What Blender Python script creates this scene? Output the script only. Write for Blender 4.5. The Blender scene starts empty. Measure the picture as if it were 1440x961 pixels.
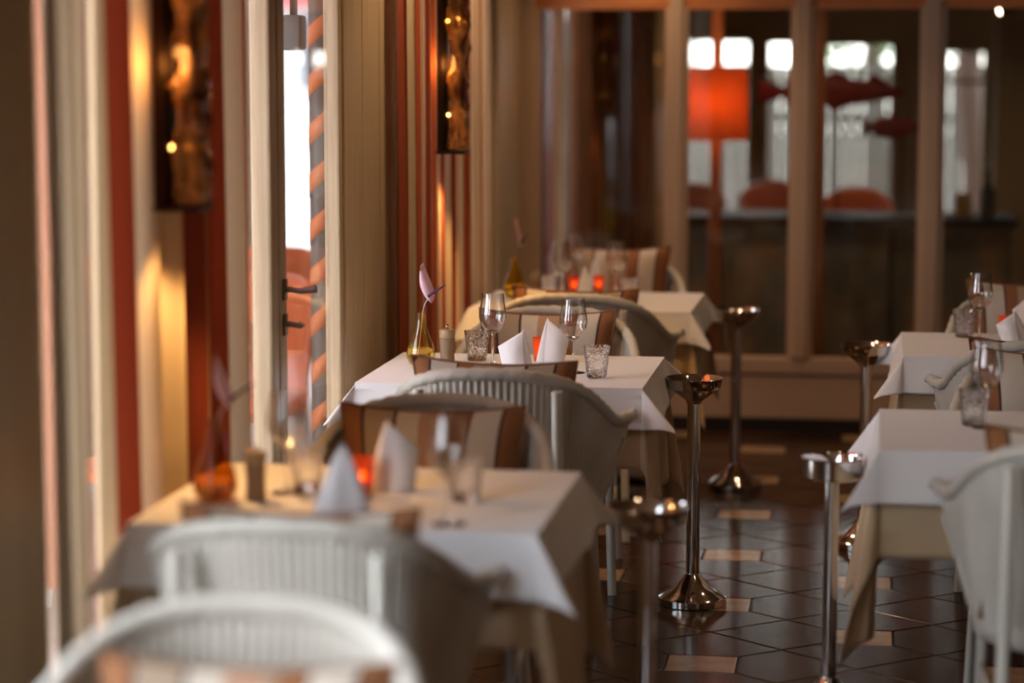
import bpy, bmesh, math, random
from mathutils import Vector, Matrix, noise
PI = math.pi
S = bpy.context.scene
COL = S.collection
random.seed(7)

# ------------------------------------------------------------------ camera
F_PX, CX, CY = 3400.0, 720.0, 480.5
CAM_Z = 1.67
PITCH = math.atan(400 / F_PX)
YAW = math.atan(.1495)
cd = bpy.data.cameras.new('camera')
cam = bpy.data.objects.new('camera', cd); COL.objects.link(cam)
cam.location = (0, 0, CAM_Z)
cam.rotation_euler = (PI / 2 - PITCH, 0, YAW)
cd.sensor_width = 36; cd.lens = 85; cd.clip_start = .05; cd.clip_end = 200
cd.dof.use_dof = True; cd.dof.focus_distance = 7.15; cd.dof.aperture_fstop = 1.25
S.camera = cam
# ------------------------------------------------------------------ sky, exposure
w = bpy.data.worlds.new('world'); S.world = w; w.use_nodes = True
wn = w.node_tree.nodes; wl = w.node_tree.links; wn.clear()
wo = wn.new('ShaderNodeOutputWorld'); wb = wn.new('ShaderNodeBackground')
wr = wn.new('ShaderNodeValToRGB'); wm = wn.new('ShaderNodeSeparateXYZ'); wt = wn.new('ShaderNodeTexCoord')
wl.new(wt.outputs['Generated'], wm.inputs[0]); wl.new(wm.outputs['Z'], wr.inputs[0])
wr.color_ramp.elements[0].position = 0; wr.color_ramp.elements[0].color = (.90, .94, 1, 1)
wr.color_ramp.elements[1].position = .6; wr.color_ramp.elements[1].color = (.76, .86, 1, 1)
wl.new(wr.outputs[0], wb.inputs[0]); wb.inputs[1].default_value = 9.0
wl.new(wb.outputs[0], wo.inputs[0])
S.view_settings.view_transform = 'Standard'; S.view_settings.look = 'None'
S.view_settings.gamma = 1; S.view_settings.exposure = 0.1
S.view_settings.use_curve_mapping = False
CEIL_LAMP_W = 13.5

# window openings of the left wall (y0, y1)
OPEN = [(-1.6, 1.2), (1.75, 3.85), (4.43, 5.02), (5.45, 7.16), (8.0, 10.05), (11.3, 13.0)]
XW = -1.6
HEAD = 2.35
def portal(name, loc, rot, sx, sy):
    l = bpy.data.lights.new(name, 'AREA'); l.shape = 'RECTANGLE'; l.size = sx; l.size_y = sy
    l.cycles.is_portal = True
    o = bpy.data.objects.new(name, l); o.location = loc; o.rotation_euler = rot; COL.objects.link(o)
for (a, b) in OPEN:
    portal('window_portal', (XW - .06, (a + b) / 2, 1.2), (0, -PI / 2, 0), 2.3, b - a)

def at(px, py, z):
    x = (px - CX) / F_PX; u = -(py - CY) / F_PX
    c, s = math.cos(PITCH), math.sin(PITCH)
    Fw = c + u * s; U = -s + u * c
    X = x * math.cos(YAW) - Fw * math.sin(YAW); Y = x * math.sin(YAW) + Fw * math.cos(YAW)
    t = (z - CAM_Z) / U
    return X * t, Y * t
def proj(X, Y, Z):
    Fw = -X * math.sin(YAW) + Y * math.cos(YAW); R = X * math.cos(YAW) + Y * math.sin(YAW); U = Z - CAM_Z
    c, s = math.cos(PITCH), math.sin(PITCH)
    d = Fw * c - U * s; u = Fw * s + U * c
    return CX + F_PX * R / d, CY - F_PX * u / d

# ------------------------------------------------------------------ materials
def mat(name, col, rough=.5, metal=0, spec=.5, **k):
    m = bpy.data.materials.new(name); m.use_nodes = True
    nt = m.node_tree; b = nt.nodes['Principled BSDF']
    b.inputs['Base Color'].default_value = (*col, 1)
    b.inputs['Roughness'].default_value = rough; b.inputs['Metallic'].default_value = metal
    b.inputs['Specular IOR Level'].default_value = spec
    for kk, v in k.items():
        b.inputs[kk.replace('_', ' ')].default_value = v
    return m
def nodes(m): return m.node_tree.nodes, m.node_tree.links, m.node_tree.nodes['Principled BSDF']
def tex_noise(m, scale, detail=4, coord='Object', stretch=None):
    n, l, b = nodes(m)
    tc = n.new('ShaderNodeTexCoord'); t = n.new('ShaderNodeTexNoise')
    t.inputs['Scale'].default_value = scale; t.inputs['Detail'].default_value = detail
    if stretch:
        mp = n.new('ShaderNodeMapping'); mp.inputs['Scale'].default_value = stretch
        l.new(tc.outputs[coord], mp.inputs[0]); l.new(mp.outputs[0], t.inputs['Vector'])
    else: l.new(tc.outputs[coord], t.inputs['Vector'])
    return t
def bump(m, src, strength=.2, dist=.002):
    n, l, b = nodes(m); bp = n.new('ShaderNodeBump')
    bp.inputs['Strength'].default_value = strength; bp.inputs['Distance'].default_value = dist
    l.new(src, bp.inputs['Height']); l.new(bp.outputs[0], b.inputs['Normal'])
def vary(m, src, c1, c2, p1=.3, p2=.7):
    n, l, b = nodes(m); r = n.new('ShaderNodeValToRGB')
    r.color_ramp.elements[0].position = p1; r.color_ramp.elements[0].color = (*c1, 1)
    r.color_ramp.elements[1].position = p2; r.color_ramp.elements[1].color = (*c2, 1)
    l.new(src, r.inputs[0]); l.new(r.outputs[0], b.inputs['Base Color']); return r
def stripes(m, stops, period, coord='UV'):
    n, l, b = nodes(m)
    tc = n.new('ShaderNodeTexCoord'); sp = n.new('ShaderNodeSeparateXYZ'); l.new(tc.outputs[coord], sp.inputs[0])
    d = n.new('ShaderNodeMath'); d.operation = 'DIVIDE'; d.inputs[1].default_value = period; l.new(sp.outputs[0], d.inputs[0])
    f = n.new('ShaderNodeMath'); f.operation = 'FRACT'; l.new(d.outputs[0], f.inputs[0])
    r = n.new('ShaderNodeValToRGB'); r.color_ramp.interpolation = 'CONSTANT'
    e = r.color_ramp.elements
    e[0].position = stops[0][0]; e[0].color = (*stops[0][1], 1); e[1].position = stops[1][0]; e[1].color = (*stops[1][1], 1)
    for p, c in stops[2:]:
        q = e.new(p); q.color = (*c, 1)
    l.new(f.outputs[0], r.inputs[0]); l.new(r.outputs[0], b.inputs['Base Color'])
    return r

M = {}
M['frame'] = mat('cream_paint', (.50, .40, .27), .42)
t = tex_noise(M['frame'], 6, 5, stretch=(14, 14, .5)); vary(M['frame'], t.outputs[0], (.46, .33, .19), (.58, .45, .28)); 
M['part_frame'] = mat('brown_cream_paint', (.60, .43, .29), .42)
M['plaster'] = mat('plaster', (.42, .34, .22), .8)
t = tex_noise(M['plaster'], 3); vary(M['plaster'], t.outputs[0], (.38, .30, .19), (.46, .375, .25))
M['brown_wall'] = mat('brown_wall', (.16, .09, .05), .6)
t = tex_noise(M['brown_wall'], 2.5, stretch=(6, 6, .6)); vary(M['brown_wall'], t.outputs[0], (.12, .06, .03), (.20, .115, .06))
M['ceiling'] = mat('ceiling_wood', (.28, .15, .07), .6)
t = tex_noise(M['ceiling'], 3, stretch=(8, .6, 1)); vary(M['ceiling'], t.outputs[0], (.22, .11, .05), (.32, .18, .08))
M['transom'] = mat('orange_wood', (.42, .15, .04), .4)
t = tex_noise(M['transom'], 4, stretch=(1, 1, 8)); vary(M['transom'], t.outputs[0], (.55, .18, .05), (.75, .28, .08))
M['timber'] = mat('timber_post', (.30, .11, .04), .5)
t = tex_noise(M['timber'], 5, stretch=(8, 8, .5)); vary(M['timber'], t.outputs[0], (.24, .08, .03), (.36, .15, .06))
M['grout'] = mat('grout', (.018, .012, .009), .7)
M['plinth'] = mat('dark_plinth', (.02, .014, .01), .5)
M['tile'] = mat('dark_tile', (.05, .022, .012), .2, spec=.2)
n, l, b = nodes(M['tile'])
oi = n.new('ShaderNodeObjectInfo'); t = tex_noise(M['tile'], 5, 5, 'Object', (1, 4, 1))
mx = n.new('ShaderNodeMath'); mx.operation = 'MULTIPLY_ADD'; mx.inputs[1].default_value = .55
l.new(oi.outputs['Random'], mx.inputs[0]); 
m2 = n.new('ShaderNodeMath'); m2.operation = 'MULTIPLY'; m2.inputs[1].default_value = .5
l.new(t.outputs[0], m2.inputs[0]); l.new(m2.outputs[0], mx.inputs[2])
r = n.new('ShaderNodeValToRGB'); r.color_ramp.elements[0].position = .1; r.color_ramp.elements[0].color = (.024, .012, .007, 1)
r.color_ramp.elements[1].position = .9; r.color_ramp.elements[1].color = (.075, .029, .013, 1)
l.new(mx.outputs[0], r.inputs[0]); l.new(r.outputs[0], b.inputs['Base Color'])
t2 = tex_noise(M['tile'], 9, 3); bump(M['tile'], t2.outputs[0], .25, .003)
M['inset'] = mat('cream_inset_tile', (.42, .27, .15), .22)
t = tex_noise(M['inset'], 14, 4); vary(M['inset'], t.outputs[0], (.36, .22, .12), (.50, .34, .20)); 

# glass for window panes: thin clear sheet
def pane_mat(name, tint=(1, 1, 1), refl=1.0):
    m = bpy.data.materials.new(name); m.use_nodes = True; n = m.node_tree.nodes; l = m.node_tree.links; n.clear()
    o = n.new('ShaderNodeOutputMaterial'); mix = n.new('ShaderNodeMixShader'); tr = n.new('ShaderNodeBsdfTransparent'); g = n.new('ShaderNodeBsdfGlossy')
    fr = n.new('ShaderNodeFresnel')
    ge = n.new('ShaderNodeNewGeometry'); mr = n.new('ShaderNodeMapRange'); mr.inputs['To Min'].default_value = 1.5; mr.inputs['To Max'].default_value = 1 / 1.5
    l.new(ge.outputs['Backfacing'], mr.inputs['Value']); l.new(mr.outputs[0], fr.inputs[0])
    mu = n.new('ShaderNodeMath'); mu.operation = 'MULTIPLY'; mu.inputs[1].default_value = refl
    tr.inputs[0].default_value = (*tint, 1); g.inputs['Roughness'].default_value = .0
    l.new(fr.outputs[0], mu.inputs[0]); l.new(mu.outputs[0], mix.inputs[0]); l.new(tr.outputs[0], mix.inputs[1]); l.new(g.outputs[0], mix.inputs[2]); l.new(mix.outputs[0], o.inputs[0])
    return m
M['pane'] = pane_mat('window_glass'); M['pane_in'] = pane_mat('partition_glass', (.86, .84, .78))
def glass(name, col=(1, 1, 1), rough=0, ior=1.45, vor=None):
    m = mat(name, col, rough, 0, .5, Transmission_Weight=1.0, IOR=ior)
    if vor:
        n, l, b = nodes(m); tc = n.new('ShaderNodeTexCoord'); v = n.new('ShaderNodeTexVoronoi')
        v.feature = 'DISTANCE_TO_EDGE'; v.inputs['Scale'].default_value = vor
        l.new(tc.outputs['Object'], v.inputs['Vector']); bump(m, v.outputs['Distance'], .8, .006)
    return m
M['glass'] = glass('clear_glass'); M['cut_glass'] = glass('cut_glass', vor=70)
M['amber_glass'] = glass('yellow_glass', (1, .82, .36), ior=1.42)
M['thin'] = pane_mat('thin_glass', (.975, .975, .97), 2.4); M['thin_amber'] = pane_mat('thin_yellow_glass', (.985, .91, .62), 1.3)
M['thin_dark_amber'] = pane_mat('thin_dark_amber_glass', (.88, .64, .30), 1.4)
M['thin_gold'] = pane_mat('thin_gold_glass', (.97, .84, .22), 1.4)
M['water'] = glass('water', (1, .97, .9), ior=1.33)
M['chrome'] = mat('chrome', (.80, .78, .76), .10, 1)
M['white_cloth'] = mat('white_linen', (.80, .78, .77), .75, Sheen_Weight=.2)
t = tex_noise(M['white_cloth'], 9, 3); bump(M['white_cloth'], t.outputs[0], .35, .008)
M['beige_cloth'] = mat('beige_linen', (.55, .40, .24), .85, Sheen_Weight=.2)
t = tex_noise(M['beige_cloth'], 6, 3); bump(M['beige_cloth'], t.outputs[0], .3, .01)
M['napkin'] = mat('napkin_linen', (.84, .82, .83), .8)
M['wicker'] = mat('painted_wicker', (.55, .51, .44), .6)
t = tex_noise(M['wicker'], 160, 2, stretch=(1, 1, .5)); bump(M['wicker'], t.outputs[0], .6, .003)
t = tex_noise(M['wicker'], 8, 2); vary(M['wicker'], t.outputs[0], (.48, .45, .38), (.58, .54, .47))
M['chair_paint'] = mat('chair_leg_paint', (.62, .59, .51), .4)
M['wood'] = mat('oak', (.36, .22, .11), .45)
t = tex_noise(M['wood'], 12, 4, stretch=(8, 8, .6)); vary(M['wood'], t.outputs[0], (.17, .095, .05), (.29, .175, .09))
M['mill_head'] = mat('light_maple', (.36, .24, .12), .4)
M['handle'] = mat('grey_metal', (.20, .17, .15), .3, .8)
M['dark_metal'] = mat('dark_bronze', (.035, .022, .015), .35, .8)
CREAM = (.66, .52, .33); RUST = (.38, .080, .026); RUST2 = (.26, .040, .014)
M['curtain'] = mat('striped_curtain', CREAM, .85)
SP = [(0, RUST), (.24, CREAM), (.40, RUST2), (.50, CREAM), (.60, RUST), (.72, CREAM)]
stripes(M['curtain'], SP, .24)
n, l, b = nodes(M['curtain'])
src = b.inputs['Base Color'].links[0].from_socket
tl = n.new('ShaderNodeBsdfTranslucent'); l.new(src, tl.inputs[0])
mx = n.new('ShaderNodeMixShader'); mx.inputs[0].default_value = .22
out = n['Material Output']; l.new(b.outputs[0], mx.inputs[1]); l.new(tl.outputs[0], mx.inputs[2]); l.new(mx.outputs[0], out.inputs[0])
M['wide_curtain'] = M['curtain'].copy()
for q in M['wide_curtain'].node_tree.nodes:
    if q.type == 'VALTORGB':
        e = q.color_ramp.elements
        while len(e) > 1: e.remove(e[-1])
        e[0].position = 0; e[0].color = (*RUST2, 1)
        for p_, c_ in [(.21, CREAM), (.29, RUST2), (.36, CREAM), (.51, RUST2), (.62, CREAM), (.74, RUST2), (.80, CREAM)]:
            z_ = e.new(p_); z_.color = (*c_, 1)
for q in M['wide_curtain'].node_tree.nodes:
    if q.type == 'MATH' and q.operation == 'DIVIDE': q.inputs[1].default_value = 1.5
M['brown_curtain'] = mat('brown_curtain', (.2, .1, .05), .9)
stripes(M['brown_curtain'], [(0, (.16, .07, .035)), (.3, (.34, .22, .12)), (.42, (.20, .06, .03)), (.66, (.13, .07, .05)), (.85, (.36, .2, .1))], .9)
M['sheer'] = mat('cream_curtain', (.56, .46, .31), .9)
n, l, b = nodes(M['sheer']); tl = n.new('ShaderNodeBsdfTranslucent'); tl.inputs[0].default_value = (.50, .40, .26, 1)
mx = n.new('ShaderNodeMixShader'); mx.inputs[0].default_value = .3
out = n['Material Output']; l.new(b.outputs[0], mx.inputs[1]); l.new(tl.outputs[0], mx.inputs[2]); l.new(mx.outputs[0], out.inputs[0])
TAUPE = (.34, .25, .17); BRN = (.26, .10, .035); LT = (.55, .47, .38); DK = (.045, .02, .015); PK = (.42, .24, .15)
M['cushion'] = mat('striped_cushion', TAUPE, .9)
stripes(M['cushion'], [(0, BRN), (.10, DK), (.115, LT), (.27, DK), (.285, BRN), (.38, TAUPE), (.42, PK), (.56, LT), (.68, DK), (.70, TAUPE), (.86, DK), (.88, BRN)], 1.0)
t = tex_noise(M['cushion'], 60, 3); bump(M['cushion'], t.outputs[0], .5, .004)
M['awning'] = mat('awning_fabric', (.75, .26, .10), .8)
n, l, b = nodes(M['awning']); tl = n.new('ShaderNodeBsdfTranslucent'); tl.inputs[0].default_value = (.75, .30, .12, 1)
mx = n.new('ShaderNodeMixShader'); mx.inputs[0].default_value = .4
out = n['Material Output']; l.new(b.outputs[0], mx.inputs[1]); l.new(tl.outputs[0], mx.inputs[2]); l.new(mx.outputs[0], out.inputs[0])
M['piping'] = mat('cushion_piping', (.20, .09, .04), .85)
M['orange_glass'] = mat('orange_votive_glass', (1, .17, .02), .12, Transmission_Weight=.55, IOR=1.4)
M['wax'] = mat('candle_wax', (.9, .5, .2), .6)
def emit(name, col, s):
    m = bpy.data.materials.new(name); m.use_nodes = True; n = m.node_tree.nodes; l = m.node_tree.links; n.clear()
    o = n.new('ShaderNodeOutputMaterial'); e = n.new('ShaderNodeEmission'); e.inputs[0].default_value = (*col, 1); e.inputs[1].default_value = s
    l.new(e.outputs[0], o.inputs[0]); return m
M['bulb'] = emit('warm_bulb', (1, .50, .12), 12)
M['spot_face'] = emit('spot_face', (1, .85, .65), 30)
M['flame'] = emit('flame', (1, .45, .1), 25)
M['petal'] = mat('pink_spathe', (.78, .50, .58), .35)
M['spadix'] = mat('purple_spadix', (.05, .006, .045), .7)
M['stem'] = mat('pale_stem', (.55, .45, .40), .5)
M['shade'] = mat('orange_shade', (.70, .27, .11), .8)
n, l, b = nodes(M['shade']); tl = n.new('ShaderNodeBsdfTranslucent'); tl.inputs[0].default_value = (.80, .32, .11, 1)
mx = n.new('ShaderNodeMixShader'); mx.inputs[0].default_value = .38
out = n['Material Output']; l.new(b.outputs[0], mx.inputs[1]); l.new(tl.outputs[0], mx.inputs[2]); l.new(mx.outputs[0], out.inputs[0])
M['art_glass'] = mat('amber_art_glass', (.55, .20, .04), .12, Transmission_Weight=.75, IOR=1.5)
t = tex_noise(M['art_glass'], 22, 4, stretch=(1, 1, .35)); vary(M['art_glass'], t.outputs[0], (.07, .02, .006), (1, .50, .14), .44, .62); 
t = tex_noise(M['art_glass'], 45, 3, stretch=(1, 1, .4)); bump(M['art_glass'], t.outputs[0], 1, .01)
M['stone'] = mat('bar_panel', (.05, .045, .035), .45)
t = tex_noise(M['stone'], 3.5, 5, stretch=(1.2, 1, .8)); vary(M['stone'], t.outputs[0], (.14, .15, .13), (.42, .29, .17), .38, .66)
M['bar_top'] = mat('bar_top', (.03, .028, .028), .6, spec=.2)
M['fish'] = mat('fish_red', (.22, .012, .008), .45)
M['rod'] = mat('dark_rod', (.05, .03, .02), .5, .5)
M['outdoor_white'] = mat('white_boards', (.62, .62, .6), .7)
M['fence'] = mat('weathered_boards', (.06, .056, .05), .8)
M['paving'] = mat('paving', (.42, .40, .37), .8)
t = tex_noise(M['paving'], 4); vary(M['paving'], t.outputs[0], (.34, .31, .28), (.50, .46, .42))
M['orange_plastic'] = mat('orange_plastic', (.85, .22, .08), .45)
M['pole_grey'] = mat('grey_pole', (.20, .18, .155), .5)
M['screen'] = mat('screen_fabric', (.26, .23, .19), .8)
M['parasol'] = mat('salmon_fabric', (.62, .25, .18), .8)
M['ribbon'] = mat('orange_ribbon', (.85, .30, .12), .6)
M['bark'] = mat('dark_bark', (.05, .025, .018), .8)
M['leaf'] = mat('foliage', (.10, .17, .08), .7)
M['facade'] = mat('facade', (.60, .58, .55), .8)
M['win_dark'] = mat('dark_window', (.05, .06, .07), .2)
M['redsign'] = mat('red_awning', (.5, .05, .05), .6)
M['basket'] = mat('basket', (.42, .28, .12), .8)
M['card'] = mat('red_card', (.7, .04, .08), .6)
M['knit'] = mat('woven_bread_basket', (.16, .07, .045), .9)

# ------------------------------------------------------------------ mesh helpers
def link(o, parent=None):
    COL.objects.link(o)
    if parent: o.parent = parent
    return o
def obj(name, bm, m, parent=None, smooth=False, angle=None):
    me = bpy.data.meshes.new(name)
    bmesh.ops.recalc_face_normals(bm, faces=bm.faces)
    bm.to_mesh(me); bm.free()
    for mm in (m if isinstance(m, (list, tuple)) else [m]): me.materials.append(mm)
    if smooth:
        for p in me.polygons: p.use_smooth = True
        me.set_sharp_from_angle(angle=math.radians(38))
    return link(bpy.data.objects.new(name, me), parent)
def tag(o, label, cat, group=None, kind=None):
    o['label'] = label; o['category'] = cat
    if group: o['group'] = group
    if kind: o['kind'] = kind
    return o
def empty(name, loc, rz=0):
    o = bpy.data.objects.new(name, None); COL.objects.link(o); o.location = loc; o.rotation_euler = (0, 0, rz)
    o.empty_display_size = .1; return o
def struct(o): o['kind'] = 'structure'; return o
def copy_tree(o, parent=None):
    c = o.copy(); COL.objects.link(c); c.parent = parent
    for ch in list(o.children): copy_tree(ch, c)
    return c
def box(bm, x0, x1, y0, y1, z0, z1, bev=0):
    r = bmesh.ops.create_cube(bm, size=1)
    vs = r['verts']
    bmesh.ops.scale(bm, vec=(x1 - x0, y1 - y0, z1 - z0), verts=vs)
    bmesh.ops.translate(bm, vec=((x0 + x1) / 2, (y0 + y1) / 2, (z0 + z1) / 2), verts=vs)
    if bev:
        es = list({e for v in vs for e in v.link_edges})
        bmesh.ops.bevel(bm, geom=es, offset=bev, segments=2, affect='EDGES', profile=.6)
    return bm
def BX(*a, **k): return box(bmesh.new(), *a, **k)
def lathe(bm, prof, n=32, cx=0, cy=0, z=0, closed=False):
    rings = []
    for (r, h) in prof:
        if r < 1e-5: rings.append([bm.verts.new((cx, cy, z + h))])
        else: rings.append([bm.verts.new((cx + r * math.cos(2 * PI * k / n), cy + r * math.sin(2 * PI * k / n), z + h)) for k in range(n)])
    seq = list(zip(rings, rings[1:]))
    if closed: seq.append((rings[-1], rings[0]))
    for a, b in seq:
        for k in range(n):
            k2 = (k + 1) % n
            if len(a) == 1 and len(b) == 1: continue
            if len(a) == 1: bm.faces.new((a[0], b[k], b[k2]))
            elif len(b) == 1: bm.faces.new((a[k], b[0], a[k2]))
            else: bm.faces.new((a[k], b[k], b[k2], a[k2]))
    return bm
def LATHE(prof, n=32, **k): return lathe(bmesh.new(), prof, n, **k)
def tube(bm, pts, r, n=10, rad=None, cap=True, twist=None):
    pts = [Vector(p) for p in pts]; rings = []
    up = Vector((0, 0, 1)); prev = None
    L = 0
    for i, p in enumerate(pts):
        d = (pts[min(i + 1, len(pts) - 1)] - pts[max(i - 1, 0)]).normalized()
        if i: L += (p - pts[i - 1]).length
        if prev is None:
            a = d.cross(up)
            if a.length < .1: a = d.cross(Vector((1, 0, 0)))
            a.normalize()
        else: a = (prev - d * prev.dot(d)).normalized()
        prev = a; bb = d.cross(a)
        rr = rad[i] if rad else r
        ring = []
        for k in range(n):
            th = 2 * PI * k / n
            q = rr * (1 + (twist[0] * math.cos(twist[1] * th + twist[2] * L) if twist else 0))
            ring.append(bm.verts.new(p + a * q * math.cos(th) + bb * q * math.sin(th)))
        rings.append(ring)
    for a, b in zip(rings, rings[1:]):
        for k in range(n): bm.faces.new((a[k], a[(k + 1) % n], b[(k + 1) % n], b[k]))
    if cap: bm.faces.new(rings[0][::-1]); bm.faces.new(rings[-1])
    return bm
def TUBE(*a, **k): return tube(bmesh.new(), *a, **k)
def spline(P, n=8):
    P = [Vector(p) for p in P]; Q = [P[0] * 2 - P[1]] + P + [P[-1] * 2 - P[-2]]; out = []
    for i in range(1, len(Q) - 2):
        for k in range(n):
            t = k / n; a, b, c, d = Q[i - 1:i + 3]
            out.append(.5 * ((2 * b) + (c - a) * t + (2 * a - 5 * b + 4 * c - d) * t * t + (3 * b - a - 3 * c + d) * t ** 3))
    out.append(P[-1]); return out
def grid(bm, f, nu, nv, uv=None, closed_u=False):
    V = [[bm.verts.new(f(i / nu, j / nv)) for j in range(nv + 1)] for i in range(nu + (0 if closed_u else 1))]
    L = bm.loops.layers.uv.verify() if uv else None
    N = len(V)
    for i in range(nu):
        for j in range(nv):
            i2 = (i + 1) % N
            fc = bm.faces.new((V[i][j], V[i2][j], V[i2][j + 1], V[i][j + 1]))
            if uv:
                for lp, (a, b) in zip(fc.loops, ((i, j), (i + 1, j), (i + 1, j + 1), (i, j + 1))):
                    lp[L].uv = uv(a / nu, b / nv)
    return bm
def solid(o, t, off=0):
    md = o.modifiers.new('thickness', 'SOLIDIFY'); md.thickness = t; md.offset = off; return o

# ================================================================== STRUCTURE
fl = struct(obj('floor', BX(-1.75, 4.2, -3, 16.2, -.12, -.006), M['grout']))
# --- tiles: square insets, each ringed by four pentagons
A, B_, SX, SY, G = .43, .3725, .098, .088, .0028
def ptile(pts):
    bm = bmesh.new(); c = Vector((sum(p[0] for p in pts) / len(pts), sum(p[1] for p in pts) / len(pts), 0))
    def ins(g): 
        out = []
        nP = len(pts)
        for i in range(nP):
            p0, p1, p2 = Vector((*pts[i - 1], 0)), Vector((*pts[i], 0)), Vector((*pts[(i + 1) % nP], 0))
            d1 = (p1 - p0).normalized(); d2 = (p2 - p1).normalized()
            n1 = Vector((-d1.y, d1.x, 0)); n2 = Vector((-d2.y, d2.x, 0))
            k = (n1 + n2); k = k / max(.2, (1 + n1.dot(n2)))
            out.append(p1 + k * g)
        return out
    lo = [bm.verts.new((p.x, p.y, -.0065)) for p in ins(G)]
    mi = [bm.verts.new((p.x, p.y, -.0015)) for p in ins(G)]
    hi = [bm.verts.new((p.x, p.y, 0)) for p in ins(G + .0025)]
    k = len(lo)
    for a, b in ((lo, mi), (mi, hi)):
        for i in range(k): bm.faces.new((a[i], a[(i + 1) % k], b[(i + 1) % k], b[i]))
    bm.faces.new(hi); return bm
shapes = [
    [(-SX, -SY), (SX, -SY), (SX, SY), (-SX, SY)],
    [(SX, -SY), (A / 2, -B_ / 2), (A, 0), (A / 2, B_ / 2), (SX, SY)],
    [(-SX, SY), (-A / 2, B_ / 2), (-A, 0), (-A / 2, -B_ / 2), (-SX, -SY)],
    [(SX, SY), (A / 2, B_ / 2), (0, B_), (-A / 2, B_ / 2), (-SX, SY)],
    [(-SX, -SY), (-A / 2, -B_ / 2), (0, -B_), (A / 2, -B_ / 2), (SX, -SY)]]
tile_me = []
for i, sh in enumerate(shapes):
    o = obj('t', ptile(sh), M['inset'] if i == 0 else M['tile']); tile_me.append(o.data)
    bpy.data.objects.remove(o)
rest = {0: bmesh.new(), 1: bmesh.new()}
cnt = 0
X0, Y0 = -.45, 6.56
for i in range(-4, 12):
    for j in range(-14, 28):
        if (i + j) % 2: continue
        cx_, cy_ = X0 + i * A, Y0 + j * B_
        if cx_ < -1.8 or cx_ > 4 or cy_ < -2.6 or cy_ > 15.8: continue
        for k in range(5):
            px, py = proj(cx_, cy_, 0)
            vis = 850 < px < 1480 and 560 < py < 1010 and cy_ < 10.7
            if vis and cnt < 290:
                o = bpy.data.objects.new('inset_tile' if k == 0 else 'floor_tile', tile_me[k]); link(o, fl)
                o.location = (cx_, cy_, random.uniform(-.0006, .0004)); cnt += 1
            else:
                bm = rest[0 if k == 0 else 1]; tmp = tile_me[k]
                n0 = len(bm.verts); bm.from_mesh(tmp)
                bm.verts.ensure_lookup_table()
                for v in bm.verts[n0:]: v.co += Vector((cx_, cy_, 0))
for k, nm in ((0, 'inset_tiles_beyond'), (1, 'floor_tiles_beyond')):
    o = obj(nm, rest[k], M['inset'] if k == 0 else M['tile'], fl); o['kind'] = 'stuff'

struct(obj('ceiling', BX(-1.75, 4.2, -3, 16.2, 2.55, 2.65), M['ceiling']))
struct(obj('wall_right', BX(4.1, 4.25, -3, 16.2, -.1, 2.55), M['brown_wall']))
struct(obj('wall_back', BX(-1.75, 4.2, -3.1, -2.95, -.1, 2.55), M['brown_wall']))
# left wall: head, sill, piers
bm = bmesh.new()
box(bm, XW - .04, XW, -3, 16.2, HEAD, 2.55); box(bm, XW - .04, XW, -3, 16.2, -.1, .06)
ys = -3
for (a, b) in OPEN + [(16.2, 16.2)]:
    if a - ys > .02: box(bm, XW - .04, XW, ys, a, .06, HEAD)
    ys = b
wl_ = struct(obj('wall_left', bm, M['frame']))
# raised boards on the piers: vertical panel boards
def pier_panel(y0, y1, n, x1=XW + .035):
    wd = (y1 - y0) / n
    for k in range(n):
        obj('panel_board', BX(XW + .001, x1, y0 + k * wd + .004, y0 + (k + 1) * wd - .004, .08, 2.5, bev=.006), M['frame'], wl_)
pier_panel(3.87, 4.40, 2); pier_panel(7.18, 7.98, 3, XW + .014); pier_panel(10.08, 10.72, 2)
pier_panel(5.05, 5.42, 1, XW + .02)
# windows
def handle(parent, y, z, L=.085):
    x0 = XW + .025
    bm = bmesh.new(); box(bm, x0, x0 + .008, y - .015, y + .015, z - .03, z + .03, bev=.003)
    tube(bm, [(x0, y, z), (x0 + .02, y, z), (x0 + .045, y, z - .004), (x0 + L, y, z + .004)], .008, 8, rad=[.011, .008, .008, .012])
    obj('handle', bm, M['handle'], parent, True)
wid = 0
for (a, b) in OPEN:
    wid += 1
    bm = bmesh.new(); x0, x1 = XW - .035, XW + .012
    fw = .045
    box(bm, x0, x1, a, a + fw, .06, HEAD, bev=.006); box(bm, x0, x1, b - fw, b, .06, HEAD, bev=.006)
    box(bm, x0, x1, a + fw, b - fw, .06, .14, bev=.006); box(bm, x0, x1, a + fw, b - fw, HEAD - .08, HEAD, bev=.006)
    W = struct(obj('window_%d' % wid, bm, M['frame']))
    muls = []
    if (a, b) == (5.45, 7.16): muls = [6.31]
    elif b - a > 1.4: muls = [(a + b) / 2]
    edges = [a + fw] + muls + [b - fw]
    for m_ in muls:
        for s in (-1, 1):
            yy0, yy1 = sorted((m_ + s * .004, m_ + s * .085))
            obj('stile', BX(XW - .03, XW + .025, yy0, yy1, .14, HEAD - .08, bev=.008), M['frame'], W)
    for y0_, y1_ in zip(edges, edges[1:]):
        q0 = y0_ + (.085 if y0_ in muls else .0); q1 = y1_ - (.085 if y1_ in muls else .0)
        obj('bottom_rail', BX(XW - .03, XW + .02, q0, q1, .14, .30, bev=.006), M['frame'], W)
        obj('pane', BX(XW - .012, XW - .006, q0, q1, .30, HEAD - .08), M['pane'], W)
    if (a, b) == (5.45, 7.16):
        handle(W, 6.355, 1.045, .09); handle(W, 6.355, .95, .05)
# baseboard
struct(obj('baseboard_left', BX(XW, XW + .02, 7.0, 8.0, 0, .08, bev=.004), M['frame']))

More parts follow.
